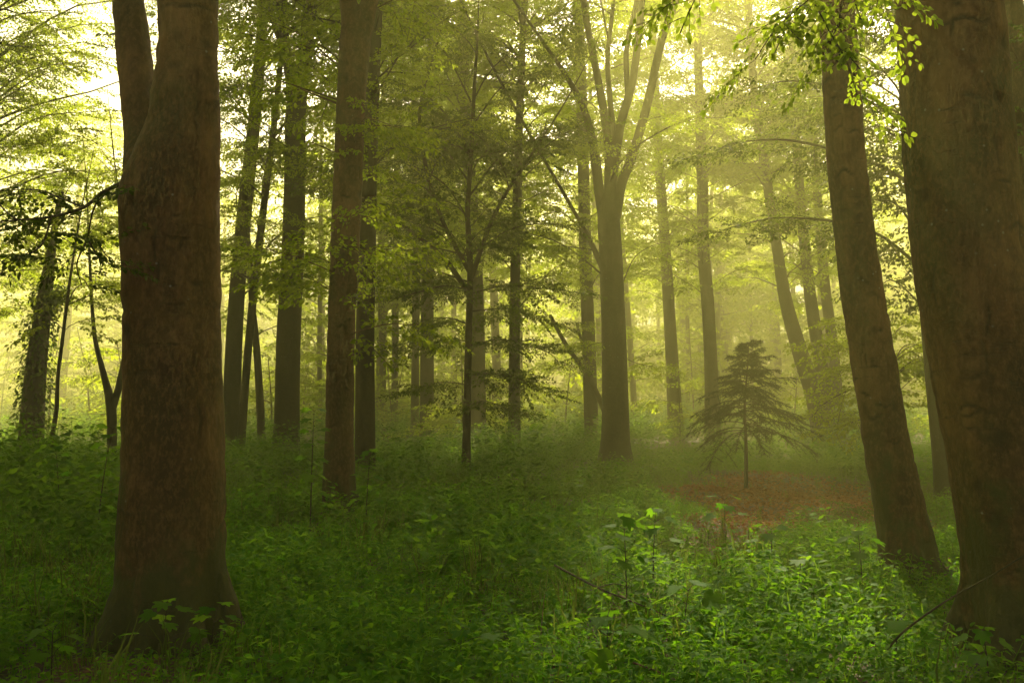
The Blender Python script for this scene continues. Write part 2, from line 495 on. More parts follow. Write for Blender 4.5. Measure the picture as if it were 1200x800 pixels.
def finish_tree(name, label, group, base, wood, sprays, kinds, leafm, bark, gap=True, hero=None, cat='tree'):
    t = thing(name, base, label, cat, group)
    if hero is not None:
        me = hero.mesh('trunk', [bark], base)
        tmp = bpy.data.objects.new('tmp', me); COL.objects.link(tmp)
        md = tmp.modifiers.new('r', 'REMESH'); md.mode = 'VOXEL'; md.voxel_size = .021; md.use_smooth_shade = True
        ms = tmp.modifiers.new('s', 'SMOOTH'); ms.factor = .6; ms.iterations = 5
        dg = bpy.context.evaluated_depsgraph_get(); dg.update()
        me2 = bpy.data.meshes.new_from_object(tmp.evaluated_get(dg))
        bpy.data.objects.remove(tmp)
        n = len(me2.vertices)
        co = np.empty(n * 3, np.float32); no = np.empty(n * 3, np.float32)
        me2.vertices.foreach_get('co', co); me2.vertex_normals.foreach_get('vector', no)
        co = co.reshape(-1, 3); no = no.reshape(-1, 3)
        sx = random.uniform(0, 50)
        disp = np.array([.040 * noise.noise(Vector((c[0] * 2.4 + sx, c[1] * 2.4, c[2] * .6))) + .010 * noise.noise(Vector((c[0] * 6, c[1] * 6 + sx, c[2] * 8)))
                         + (.11 * math.exp(-max(0, c[2]) / .30)) * noise.noise(Vector((c[0] * 5 + sx, c[1] * 5, c[2] * 2))) for c in co.tolist()], np.float32)
        # scars: brow shaped creases, short cracks and knots, as old beech bark has them
        scar = np.zeros(n, np.float32)
        zz = np.floor(np.clip(co[:, 2], 0, 11.9) * 4).astype(int)
        cx = np.array([co[zz == i, 0].mean() if (zz == i).any() else 0 for i in range(48)]); cyy = np.array([co[zz == i, 1].mean() if (zz == i).any() else 0 for i in range(48)])
        ang = np.arctan2(co[:, 1] - cyy[zz], co[:, 0] - cx[zz])
        for i in range(120):
            z0 = random.uniform(.2, 8); a0 = random.uniform(-3.14, 3.14) if i % 3 else random.uniform(-2.6, -.5)
            da = (ang - a0 + math.pi) % (2 * math.pi) - math.pi
            kind = random.random()
            if kind < .45:      # brow or ring crease
                w = random.uniform(.15, .75); dz = co[:, 2] - z0 + random.uniform(-.05, .28) * da * da + .015 * np.sin(9 * da + i)
                k = np.exp(-(dz / random.uniform(.010, .022)) ** 2) * np.clip(1 - (da / w) ** 2, 0, 1)
            elif kind < .75:    # vertical crack
                k = np.exp(-((da + .03 * np.sin(20 * co[:, 2])) / .045) ** 2) * np.clip(1 - ((co[:, 2] - z0) / random.uniform(.08, .3)) ** 2, 0, 1) * .9
            else:               # knot
                r2 = random.uniform(.03, .08)
                q = ((da * .33) ** 2 + ((co[:, 2] - z0) * random.uniform(.8, 1.6)) ** 2) / r2 ** 2
                k = np.exp(-q) * .9
            scar = np.maximum(scar, k * random.uniform(.5, 1))
        disp -= scar.astype(np.float32) * .016
        at_ = me2.attributes.new('scar', 'FLOAT', 'POINT'); at_.data.foreach_set('value', scar.astype(np.float32))
        co = co + no * disp[:, None]
        me2.vertices.foreach_set('co', co.ravel())
        me2.polygons.foreach_set('use_smooth', np.ones(len(me2.polygons), bool))
        me2.name = 'trunk'
        if not me2.materials: me2.materials.append(bark)
        me2.update()
        if wood.v:          # the upper limbs go on from the same trunk
            import bmesh
            bm = bmesh.new(); bm.from_mesh(me2)
            wm = wood.mesh('limbs', [bark], base); bm.from_mesh(wm); bm.to_mesh(me2); bm.free()
            bpy.data.meshes.remove(wm)
        link('trunk', me2, t)
    else:
        link('trunk', wood.mesh('trunk', [bark], base), t)
    if sprays:
        s = np.array(sprays)
        if gap:
            s = s[~(sun_gap(s[:, :3]) & (s[:, 2] > CAM_H + .44 * s[:, 1]) & (rng.random(len(s)) < .92))]
        g = Geo()
        hi = (s[:, 2] > CAM_H + .47 * s[:, 1] + .5)          # far above: a coarser leaf does
        for sel, kk in ((~hi, kinds), (hi, SPRAY_FAR)):
            q = s[sel]
            if len(q): add_sprays(g, kk, q[:, :3], q[:, 3], q[:, 4], q[:, 5], q[:, 6])
        if g.v:
            link('crown', g.mesh('crown', [leafm, TWIG], base), t)
    return t

def traced_tree(name, label, d, stems, top=20., crowns=(), traced=(), group='beech trees of the wood', kinds=SPRAY_MID, ssize=1.0,
                leafm=None, bark=None, k=14, hero=False, low=1.0, spacing=.24, gap=True, lump=.05, cat='tree'):
    if d > 34 and kinds is SPRAY_MID: kinds = SPRAY_FAR; spacing *= 1.25
    wood = Geo(); sprays = []; H = Geo() if hero else None
    axes = []
    for i, st in enumerate(stems):
        P = stem_points(st, d, i == 0, top and top * random.uniform(.9, 1.05))
        Q = spline(P, 5)
        axes.append(Q)
        if i == 0:
            base = np.array((Q[0, 0], Q[0, 1], float(gz(Q[0, 0], Q[0, 1]))))
        r = np.maximum(Q[:, 3], .006)
        if hero and i < hero:
            tube(H, Q[:, :3], r, 40, 0, .03)
        else:
            tube(wood, Q[:, :3], r, k if i == 0 else max(6, k - 4), 0, lump)
    if hero:      # root flare
        b0 = axes[0]; r0 = np.interp(base[2] + .9, b0[:, 2], b0[:, 3])
        c0 = np.array([np.interp(base[2] + .1, b0[:, 2], b0[:, c]) for c in range(3)])
        na = 7
        cz = lambda z: np.array([np.interp(base[2] + z, b0[:, 2], b0[:, c]) for c in range(3)])
        cc = [cz(z) for z in (1.0, .48, .12, -.14)]
        for j in range(na):
            a = j / na * 6.283 + random.uniform(-.3, .3)
            D = np.array((math.cos(a), math.sin(a), 0))
            pp = np.array([cc[0] + D * r0 * .45, cc[1] + D * r0 * .70, cc[2] + D * r0 * random.uniform(1.02, 1.22), cc[3] + D * r0 * random.uniform(1.6, 2.0)])
            tube(H, spline(pp, 4), np.linspace(r0 * .5, r0 * .26, 13), 12)
    if top and top > 15:
        crowns = list(crowns)
        if d > 16:
            crowns += [(int((14 + d * .3) * low), 4.2 if d < 35 else 5.5, 13, 2.0, 4.6), (46, 11, 22, 2.5, 5.5)]
        else:
            crowns += [(60, 9, 19, 2.5, 6)]
    for (n, zlo, zhi, Llo, Lhi) in crowns:
        for _ in range(n):
            A = random.choice(axes)
            z = random.uniform(zlo, zhi)
            z = min(z, A[-1, 2] - .1)
            if z < A[0, 2]: A = axes[0]
            p = np.array([np.interp(z, A[:, 2], A[:, c]) for c in range(4)])
            L = random.uniform(Llo, Lhi)
            hi = (z - zlo) / max(.1, zhi - zlo)
            grow_branch(wood, sprays, p[:3], random.uniform(0, 6.283), L, random.uniform(.35, 1.1), random.uniform(-.25, .15) + .25 * hi,
                        min(p[3] * .5, .0075 * L + .003), spacing, ssize, None)
    for tb in traced:
        P = np.array([(*at(x, y, dd), 0) for x, y, dd in tb])[:, :3]
        Q = spline(P, 4)
        Lq = np.linalg.norm(np.diff(Q, axis=0), axis=1).sum()
        tube(wood, Q, np.linspace(.007 * Lq + .006, .005, len(Q)), 6)
        dq = np.gradient(Q, axis=0); az = np.unwrap(np.arctan2(dq[:, 1], dq[:, 0]))
        leaf_path(sprays, Q, az, spacing * .8, ssize, .12)
    return finish_tree(name, label, group, base, wood, sprays, kinds, leafm or LEAF, bark or BARK_FAR, gap, H, cat)

# the big beech at the left front, its fork and its low leafy bough
traced_tree('beech_tree', 'massive forked beech trunk at the left front with moss round its foot', 6.7,
    [[(199, 765, 136), (200, 725, 126), (201, 690, 118), (204, 600, 112), (204, 500, 107), (202, 400, 104), (200, 300, 105), (199, 235, 108), (207, 190, 98), (216, 140, 84), (221, 60, 74), (222, 0, 72)],
     [(186, 300, 60), (172, 235, 46, 6.75), (166, 190, 40, 6.85), (164, 150, 38, 6.95), (160, 90, 40, 7.05), (156, 40, 42, 7.15), (152, 0, 41, 7.2), (140, -80, 38, 7.3)]],
    top=19, crowns=[(26, 8.5, 18, 2, 5)], hero=2, bark=BARK, kinds=SPRAY_FAR, ssize=1.35, spacing=.34)
traced_tree('beech_tree', 'broad dark beech trunk leaning in at the right edge of the wood', 6.35,
    [[(1206, 790, 134), (1202, 720, 130), (1196, 660, 126), (1184, 600, 122), (1169, 500, 120), (1152, 400, 120), (1137, 300, 123), (1127, 200, 121), (1118, 100, 116), (1110, 0, 113)]],
    top=19, crowns=[(26, 8.5, 18, 2, 5)], hero=1, bark=BARK, kinds=SPRAY_FAR, ssize=1.35, spacing=.34)
traced_tree('beech_tree', 'leaning bare beech trunk beside the broad right edge beech', 8.9,
    [[(1069, 700, 72), (1064, 660, 64), (1053, 600, 57), (1036, 500, 53), (1019, 400, 52), (1003, 300, 50), (992, 200, 46), (987, 100, 45), (980, 0, 43)]],
    top=20, crowns=[(26, 9, 18, 2, 5)], hero=1, bark=BARK, kinds=SPRAY_FAR, ssize=1.35, spacing=.34)
traced_tree('beech_tree', 'dark straight beech trunk forking at the top, right of the slender pale pair', 13.3,
    [[(403, 622, 44), (401, 590, 38), (399, 550, 36), (401, 400, 32), (405, 300, 33), (409, 200, 33), (414, 100, 34), (417, 50, 36), (408, 0, 20)],
     [(418, 70, 26), (428, 25, 22), (437, -20, 20)]],
    top=20, crowns=[(16, 2.2, 6, .5, 1.3), (8, 4.5, 8, 1, 2.2), (24, 8, 19, 2, 4.5)], hero=2, bark=BARK, ssize=.95)
traced_tree('beech_tree', 'slim dark beech half hidden behind the straight forking trunk', 20,
    [[(428, 560, 26), (428, 400, 22), (430, 300, 21), (432, 200, 20), (436, 100, 18), (440, 0, 17)]],
    top=21, crowns=[(10, 5, 9, 1.5, 3), (22, 9, 20, 2, 4.5)])
traced_tree('beech_tree', 'three limbed dark beech standing right of the pale slender pair', 26,
    [[(334, 546, 38), (336, 500, 30), (338, 400, 28), (343, 300, 26), (346, 200, 25), (347, 130, 24), (358, 60, 18), (364, 0, 17)],
     [(346, 150, 16), (341, 100, 13), (334, 50, 12), (328, 0, 12)], [(342, 110, 8), (332, 60, 7), (322, 30, 7), (316, 0, 7)]],
    top=23, crowns=[(30, 12, 22, 2, 4.5)], low=.3)
traced_tree('beech_tree', 'slender pale beech leaning right, nearer the massive left trunk', 28.7,
    [[(272, 536, 24), (272, 450, 20), (277, 350, 18), (286, 250, 17), (297, 150, 15), (306, 50, 13), (310, 0, 12)]],
    top=23, crowns=[(10, 7, 11, 1.5, 3), (24, 11, 22, 2, 4.5)], low=.5)
traced_tree('beech_tree', 'thin leaning stem crossing behind the slender pale beech', 27,
    [[(281, 540, 10), (290, 420, 9), (300, 320, 9), (312, 220, 8), (322, 140, 7), (330, 60, 6)]],
    top=17, crowns=[(16, 7, 16, 1.2, 3)])
traced_tree('young_beech', 'short thin young beech growing behind the slender pale pair', 30,
    [[(307, 530, 10), (304, 460, 9), (300, 400, 8), (295, 350, 7), (293, 300, 5)]],
    top=9, crowns=[(12, 3.5, 8, 1.0, 2.4)], group='young trees under the beeches')
traced_tree('beech_tree', 'spreading beech in the middle with limbs fanning from a low fork', 25,
    [[(722, 550, 50), (722, 525, 37), (722, 490, 32), (720, 400, 29), (716, 300, 27), (713, 250, 25), (716, 215, 14), (726, 150, 11), (742, 90, 9), (752, 0, 8)],
     [(719, 255, 16), (728, 215, 12), (740, 185, 11), (758, 125, 10), (775, 50, 9), (792, 0, 8)],
     [(722, 190, 9), (716, 130, 7), (712, 70, 6), (718, 10, 5)], [(736, 115, 7), (734, 60, 6), (744, 10, 5)],
     [(714, 240, 14), (713, 170, 11), (701, 95, 9), (690, 40, 8), (684, 0, 8)],
     [(712, 280, 15), (702, 220, 12), (697, 180, 11), (685, 130, 8), (664, 90, 6), (640, 55, 4)],
     [(713, 330, 9), (702, 305, 7), (688, 275, 5), (670, 243, 4)]],
    top=22, crowns=[(8, 7, 10, 1, 2.2), (30, 12, 21, 2, 4.5)], low=.3,
    traced=[[(730, 330, 25), (745, 300, 25.5), (770, 285, 26)], [(733, 420, 25), (745, 425, 25), (765, 430, 25.5)], [(710, 400, 25), (690, 405, 24.8), (672, 418, 24.6)]])
traced_tree('beech_tree', 'pale trunk directly behind the thin dark layered young beech', 33,
    [[(558, 528, 24), (558, 400, 20), (556, 300, 18), (550, 200, 15), (545, 100, 13), (540, 0, 11)]],
    top=23, crowns=[(8, 6, 10, 2, 3.5), (24, 10, 22, 2, 4.5)])
traced_tree('beech_tree', 'thin upright trunk between the layered young beech and the spreading beech', 31,
    [[(603, 534, 16), (603, 400, 13), (604, 300, 12), (606, 220, 11), (610, 100, 9), (615, 0, 8)]],
    top=20, crowns=[(12, 5, 10, 1.5, 3), (18, 9, 19, 2, 4)])
Lb = [(551, 318), (549, 330)]
traced_tree('young_beech', 'dark layered young beech on a thin stem in the middle of the wood', 22,
    [[(546, 556, 12), (547, 500, 9), (549, 400, 8), (551, 315, 7), (548, 250, 6), (552, 180, 5), (556, 100, 4)],
     [(551, 330, 6), (575, 262, 5), (600, 215, 4), (625, 178, 3)],
     [(550, 345, 7), (520, 302, 5), (482, 272, 4), (440, 245, 3)],
     [(551, 320, 6), (520, 262, 5), (500, 200, 5), (492, 130, 4), (510, 60, 3)]],
    top=11, crowns=[(34, 4.6, 10.5, 1.2, 3.0)], group='young trees under the beeches', leafm=LEAF_SHADED, spacing=.14, gap=False, ssize=.9,
    traced=[[(548, 340, 22), (520, 335, 21), (470, 348, 20.5), (440, 352, 20.2)], [(549, 345, 22), (590, 335, 21.6), (640, 338, 21.2), (670, 342, 21)],
            [(549, 400, 22), (510, 395, 21.5), (465, 408, 21)], [(549, 405, 22), (590, 398, 21.5), (640, 412, 21), (655, 425, 21)],
            [(550, 300, 22), (600, 268, 21.5), (650, 262, 21), (668, 270, 21)], [(550, 300, 22), (500, 290, 23), (455, 300, 23.4)],
            [(548, 440, 22), (580, 438, 21), (620, 448, 20.5), (640, 460, 20.4)], [(547, 450, 22), (515, 448, 22), (480, 458, 22.3)],
            [(550, 260, 22), (520, 215, 21.4), (470, 190, 21), (438, 192, 20.8)], [(550, 230, 22), (590, 180, 22), (640, 160, 22), (660, 165, 22)],
            [(551, 180, 22), (510, 120, 21.6), (460, 95, 21.3), (440, 100, 21)], [(552, 150, 22), (590, 100, 22), (630, 85, 22.3)],
            [(552, 120, 22), (520, 60, 21.5), (480, 35, 21.2)], [(548, 475, 22), (570, 470, 21.4), (600, 482, 21)],
            [(548, 330, 22), (505, 318, 22.6), (452, 330, 23)], [(550, 365, 22), (600, 362, 22.8), (648, 380, 23.2)],
            [(550, 380, 22), (520, 372, 22.8), (478, 380, 23.3)], [(551, 215, 22), (505, 158, 22.4), (452, 145, 22.8)]])
traced_tree('beech_tree', 'misty upright trunk left of the pale trunk behind the layered young beech', 40,
    [[(500, 517, 18), (500, 400, 16), (501, 300, 15), (505, 150, 12), (508, 0, 10)]], top=24, crowns=[(8, 8, 12, 2, 3.5), (22, 12, 23, 2, 4.5)])
traced_tree('beech_tree', 'narrow misty trunk close left of the misty upright trunk', 44,
    [[(486, 513, 10), (487, 400, 9), (488, 300, 9), (486, 150, 8), (484, 0, 7)]], top=22, crowns=[(24, 9, 21, 1.5, 4)])
traced_tree('beech_tree', 'faint thin trunk in mist, second right from the dark forking trunk', 50,
    [[(462, 507, 9), (463, 400, 8), (464, 300, 8), (466, 150, 7), (466, 0, 6)]], top=23, crowns=[(24, 9, 22, 1.5, 4)])
traced_tree('beech_tree', 'faint thin trunk in mist, first right from the dark forking trunk', 52,
    [[(448, 506, 8), (448, 400, 8), (446, 300, 7), (450, 100, 6), (452, 0, 6)]], top=23, crowns=[(24, 9, 22, 1.5, 4)])
traced_tree('beech_tree', 'pale misty trunk right of the spreading middle beech', 46,
    [[(792, 512, 20), (789, 450, 16), (785, 380, 14), (780, 300, 13), (773, 200, 11), (768, 100, 9), (764, 0, 8)]], top=25, crowns=[(10, 6, 12, 2, 4), (26, 11, 24, 2, 4.5)])
traced_tree('beech_tree', 'dark kinked trunk in mist rising behind the little spruce', 39,
    [[(836, 518, 20), (834, 450, 16), (832, 400, 15), (829, 350, 15), (824, 290, 14), (823, 220, 13), (820, 130, 11), (817, 40, 9)]], top=24, crowns=[(10, 6, 12, 2, 4), (26, 10, 23, 2, 4.5)])
traced_tree('beech_tree', 'bent trunk leaning left, front one of the leaning cluster', 37,
    [[(965, 522, 26), (955, 468, 21), (937, 412, 18), (920, 350, 15), (909, 280, 12), (897, 200, 11), (885, 120, 10), (878, 20, 8)]], top=23, crowns=[(8, 7, 12, 2, 3.5), (24, 11, 22, 2, 4.5)])
traced_tree('beech_tree', 'middle stem of the leaning cluster, straighter than the bent front one', 39,
    [[(974, 518, 20), (964, 440, 16), (951, 360, 14), (941, 270, 12), (934, 180, 10), (930, 80, 8)]], top=23, crowns=[(26, 9, 22, 2, 4.5)])
traced_tree('beech_tree', 'back stem of the leaning cluster, nearest the bare leaning beech', 42,
    [[(984, 516, 16), (976, 410, 13), (966, 330, 12), (957, 220, 10), (950, 100, 8)]], top=23, crowns=[(26, 9, 22, 2, 4.5)])
traced_tree('beech_tree', 'dark slim trunk half hidden by the broad right edge beech', 17,
    [[(1113, 582, 34), (1108, 540, 27), (1098, 450, 24), (1086, 330, 21), (1074, 200, 19), (1063, 100, 17), (1055, 0, 16)]],
    top=19, crowns=[(9, 4.0, 7, 1.5, 3), (22, 8, 18, 2, 4.5)], leafm=LEAF_SHADED, spacing=.2, low=.5,
    traced=[[(1076, 220, 17), (1020, 190, 16.5), (930, 165, 16), (860, 168, 15.6), (838, 180, 15.5)],
            [(1086, 320, 17), (1020, 270, 16.2), (920, 255, 15.8), (850, 268, 15.5)],
            [(1070, 150, 17), (1000, 110, 16), (930, 95, 15.6), (880, 105, 15.4)],
            [(1090, 300, 17), (1060, 250, 16), (1040, 235, 15.4), (1010, 235, 15)],
            [(1092, 370, 17), (1050, 330, 16.5), (1030, 335, 16)],
            [(1080, 260, 17), (1110, 200, 17), (1180, 170, 17), (1230, 165, 17)],
            [(1075, 180, 17), (1040, 150, 17.5), (1015, 160, 18)]])
traced_tree('beech_tree', 'dark trunk at the top right corner behind the broad edge beech', 14,
    [[(1240, 600, 36), (1226, 450, 31), (1212, 300, 28), (1198, 100, 25), (1186, 0, 23)]], top=20,
    crowns=[(14, 4.0, 8, 1.5, 3.5), (22, 8, 19, 2, 4.5)], leafm=LEAF_SHADED, bark=BARK, traced=[[(1196, 80, 14), (1180, 40, 13.6), (1168, 15, 13.4)]])
ivy_tree = traced_tree('ivy_clad_tree', 'ivy covered leaning trunk in the sunlit mist at the left edge', 24,
    [[(31, 588, 32), (37, 500, 27), (44, 420, 22), (54, 340, 15), (62, 280, 9), (72, 225, 6)]],
    top=6.3, crowns=[(7, 3.0, 6.4, .8, 2.0)])
traced_tree('young_beech', 'small tree with a low two armed fork, behind left of the massive trunk', 24,
    [[(130, 552, 14), (131, 520, 11), (130, 475, 11), (122, 440, 7), (112, 400, 5), (108, 360, 4)], [(131, 480, 9), (140, 450, 8), (148, 410, 7), (151, 370, 5), (149, 330, 4)]],
    top=9, crowns=[(14, 4, 8.5, 1.2, 2.6)], group='young trees under the beeches')
traced_tree('young_beech', 'crooked thin stem between the ivy covered trunk and the small forked tree', 21,
    [[(57, 562, 6), (60, 520, 5), (66, 480, 5), (68, 440, 4), (73, 400, 4)]], top=7, crowns=[(10, 3, 6.5, 1, 2)], group='young trees under the beeches')
traced_tree('beech_tree', 'pale straight trunk hidden behind the left limbs of the spreading beech', 37,
    [[(694, 520, 18), (690, 400, 16), (686, 300, 15), (682, 130, 13), (679, 40, 12), (678, 0, 11)]], top=24, crowns=[(6, 8, 12, 2, 3.5), (26, 11, 23, 2, 4.5)])
traced_tree('beech_tree', 'leafy hazy beech beyond the picture edge behind the ivy covered trunk', 25,
    [[(-40, 545, 26), (-36, 400, 24), (-30, 250, 20), (-24, 100, 17), (-20, 0, 15)]], top=21, crowns=[(40, 3.5, 12, 2.5, 5.5), (46, 9, 20, 2.5, 5.5)], gap=False,
    traced=[[(-30, 130, 25), (30, 85, 24.5), (100, 70, 24)], [(-28, 70, 25), (40, 35, 25), (96, 20, 25.4)], [(-30, 190, 25), (40, 140, 24.6), (118, 130, 24)],
            [(-30, 250, 25), (50, 205, 25), (128, 200, 25.5)], [(-28, 110, 25), (20, 105, 25.8), (80, 112, 26.5)], [(-28, 40, 25), (20, 55, 24.4), (85, 50, 24)],
            [(-30, 165, 25), (30, 170, 25.6), (105, 165, 26)]])
traced_tree('young_beech', 'thin bare stem leaning far left behind the spreading middle beech', 34,
    [[(722, 520, 8), (708, 480, 7), (688, 440, 6), (664, 405, 5), (645, 370, 4)], [(690, 444, 5), (684, 410, 4), (676, 380, 3)]], top=None, crowns=[(5, 3.0, 4.6, .8, 1.6)], group='young trees under the beeches')
traced_tree('young_beech', 'low spreading leafy beech bush behind the bare leaning beech', 20,
    [[(1050, 562, 10), (1052, 520, 9), (1046, 470, 7), (1040, 430, 5), (1038, 400, 3)]], top=3.6, crowns=[(16, 1.2, 3.0, .9, 2.0)], group='young trees under the beeches',
    traced=[[(1050, 480, 20), (1010, 455, 19.6), (970, 470, 19.4), (950, 490, 19.2)], [(1048, 455, 20), (1010, 430, 19.6), (980, 435, 19.4)], [(1047, 440, 20), (1075, 420, 20), (1095, 430, 20)],
            [(1051, 500, 20), (1015, 490, 19.5), (975, 505, 19.2)], [(1045, 430, 20), (1060, 405, 20.3), (1085, 405, 20.5)]], spacing=.2)

# ------------------------------------------------------------------ the far wood: one mass beyond what can be counted
def build_woods():
    wood = Geo(); sprays = []
    for i in range(460):
        for _ in range(60):
            x = random.uniform(-85, 85); y = random.uniform(-38, 146)
            d = math.hypot(x, y)
            if y > 0 and abs(x) < .62 * y + 3:
                if y < 50: continue
                if random.random() < .3 and y < 70: continue
                if x < -.36 * y and random.random() < .35: continue
            elif d < 9: continue
            elif y < 2 and abs(x) < 14: continue
            break
        h = random.uniform(20, 25.5); r = random.uniform(.12, .34); z = float(gz(x, y))
        a, l = random.uniform(0, 6.28), random.uniform(0, 1.6)
        P = spline(np.array([(x, y, z - .3, r * 1.3), (x + .05 * l, y, z + 2, r), (x + l * .4 * math.cos(a), y + l * .4 * math.sin(a), z + h * .5, r * .75),
                             (x + l * math.cos(a), y + l * math.sin(a), z + h, r * .1)]), 4)
        tube(wood, P[:, :3], P[:, 3], 8)
        open_ = y > 52
        for k in range(random.randint(31, 40) if open_ else random.randint(28, 40)):
            zz = random.uniform(.06, .97 if open_ else .97) * h
            p = [np.interp(zz + z, P[:, 2], P[:, c]) for c in range(3)]
            grow_branch(wood, sprays, p, random.uniform(0, 6.28), random.uniform(2, 4.6), random.uniform(.3, 1.0), random.uniform(-.2, .25), .03, .62, 1.05, None, k=4)
    for i in range(100):            # young growth standing under the far trees
        y = random.uniform(36, 95); x = random.uniform(-.6, .6) * y
        h = random.uniform(2.0, 6.5) * (1 if y > 42 else .6); z = float(gz(x, y)); l = random.uniform(-.5, .5)
        P = spline(np.array([(x, y, z - .2), (x + l * .4, y, z + h * .5), (x + l, y + l, z + h)]), 4)
        tube(wood, P, np.linspace(.05, .012, len(P)), 5)
        for k in range(int(7 + h * 2)):
            zz = random.uniform(.12, .98) * h
            p = [np.interp(zz + z, P[:, 2], P[:, c]) for c in range(3)]
            grow_branch(wood, sprays, p, random.uniform(0, 6.28), random.uniform(.8, 2.2) * (1.2 - .6 * zz / h), random.uniform(.1, .7), random.uniform(-.2, .2), .015, .45, .62, None, k=4)
    s = np.array(sprays)
    s = s[~(sun_gap(s[:, :3]) & (rng.random(len(s)) < .85))]
    g = Geo()
    add_sprays(g, SPRAY_WOOD, s[:, :3], s[:, 3], s[:, 4], s[:, 5], s[:, 6])
    n0 = len(g.tm)
    for v, q, t in zip(wood.v, wood.q, wood.t): pass
    # merge the trunks with a third material slot
    off = g.n
    V = np.concatenate(wood.v); g.v.append(V)
    g.q += [q + off for q in wood.q]; g.qm += [np.full(len(q), 2, np.int32) for q in wood.q]
    g.t += [t + off for t in wood.t]; g.tm += [np.full(len(t), 2, np.int32) for t in wood.t]
    g.n += len(V)
    tag(link('woods', g.mesh('woods', [LEAF, TWIG, BARK_FAR])), 'distant beech wood fading into bright mist', 'woods', kind='stuff')
build_woods()

# ------------------------------------------------------------------ undergrowth
def make_herb(seed, leaf, ll, height, nodes, per, spread=.5, stem=.003, top=True, arch=0.0):
    r = np.random.default_rng(seed); g = Geo()
    a0 = r.uniform(0, 6.28); pos = []; az = []; el = []; sc = []
    lean = r.normal(0, .10, 2) + np.array((arch, 0))
    for i in range(nodes):
        t = (i + 1) / nodes
        z = height * (.25 + .75 * t)
        p = np.array((lean[0] * t * height * 2, lean[1] * t * height * 2, z))
        for j in range(per):
            a = a0 + i * 1.57 + j * 6.283 / per + r.normal(0, .25)
            L = ll * r.uniform(.75, 1.15) * (1 - .25 * t if top else 1)
            ped = L * spread * r.uniform(.3, .7)
            pos.append(p + np.array((math.cos(a), math.sin(a), .25)) * ped); az.append(a); el.append(r.normal(-.05, .3)); sc.append(L)
    n = len(pos)
    place(g, leaf, np.array(pos), basis(az, el, r.normal(0, .3, n)), np.array(sc))
    P = np.array([(lean[0] * t * height * 2, lean[1] * t * height * 2, height * t) for t in (0, .5, 1)])
    for w in ((stem, 0, 0), (0, stem, 0)):
        w = np.array(w)
        for i in range(2):
            g.add(np.array([P[i] - w, P[i] + w, P[i + 1] + w * .7, P[i + 1] - w * .7]), [(0, 1, 2), (0, 2, 3)])
    return np.concatenate(g.v).astype(float), np.concatenate(g.t)

def make_grass(seed, n, h):
    r = np.random.default_rng(seed); g = Geo()
    for i in range(n):
        a = r.uniform(0, 6.28); hh = h * r.uniform(.5, 1.1); b = r.uniform(.1, .6) * hh
        p = np.array((r.normal(0, .03), r.normal(0, .03), 0)); d = np.array((math.cos(a), math.sin(a), 0)); w = np.array((-d[1], d[0], 0)) * .004
        q1 = p + d * b * .3 + (0, 0, hh * .6); q2 = p + d * b + (0, 0, hh * .95)
        g.add(np.array([p - w, p + w, q1 + w, q1 - w, q2]), [(0, 1, 2), (0, 2, 3), (3, 2, 4)])
    return np.concatenate(g.v).astype(float), np.concatenate(g.t)

HERBS = [make_herb(i, LEAF_NARROW, .070, .26 + .03 * (i % 4), 5, 2) for i in range(6)] + \
        [make_herb(20 + i, LEAF_HI, .045, .20, 4, 3) for i in range(4)] + \
        [make_herb(30 + i, LEAF_HI, .070, .30, 3, 3, 1.0, arch=.3) for i in range(3)]
HERBS_SMALL = [make_herb(50 + i, LEAF_HI, .04, .10, 3, 3) for i in range(4)]
HERBS_MID = [make_herb(60 + i, LEAF_LO, .10, .34, 5, 3) for i in range(5)] + [make_herb(70 + i, LEAF_LO, .10, .55, 7, 2) for i in range(3)]
BUSH = [make_herb(80 + i, LEAF_LO, .17, .75, 7, 4, .9) for i in range(4)] + [make_herb(90 + i, LEAF_LO, .15, 1.1, 9, 3, .9) for i in range(3)]
GRASSES = [make_grass(i, 12, .38) for i in range(4)]

TRUNKS = [(-2.28, 6.6, .50), (3.2, 6.2, .6), (3.6, 8.9, .4), (-2.25, 13.3, .35), (2.6, 25, .5)]
def litter(x, y):
    a = -.18
    dx, dy = x - 4.3, y - 16.2
    u = dx * math.cos(a) + dy * math.sin(a); v = -dx * math.sin(a) + dy * math.cos(a)
    return (u / 1.55) ** 2 + (v / 4.9) ** 2 + .35 * np.sin(2.1 * x + 1.2) * np.sin(1.3 * y) + .2 * np.sin(4.7 * x + y)

def scatter(n, y0, y1, p=1.0, half=.60, pad=1.5):
    y = (y0 ** 2 + (y1 ** 2 - y0 ** 2) * rng.random(n)) ** .5
    x = (rng.random(n) * 2 - 1) * (half * y + pad)
    keep = np.ones(n, bool)
    for tx, ty, tr in TRUNKS:
        keep &= np.hypot(x - tx, y - ty) > tr
    return x[keep], y[keep]

def clump(x, y, f, s):
    return .5 + .25 * (np.sin(f * x + s) * np.sin(f * .8 * y + 2 * s) + np.sin(1.9 * f * x - .7 * f * y + s * 3) * .7 + np.sin(.6 * f * y + 1.3 * f * x + 5 * s) * .6)

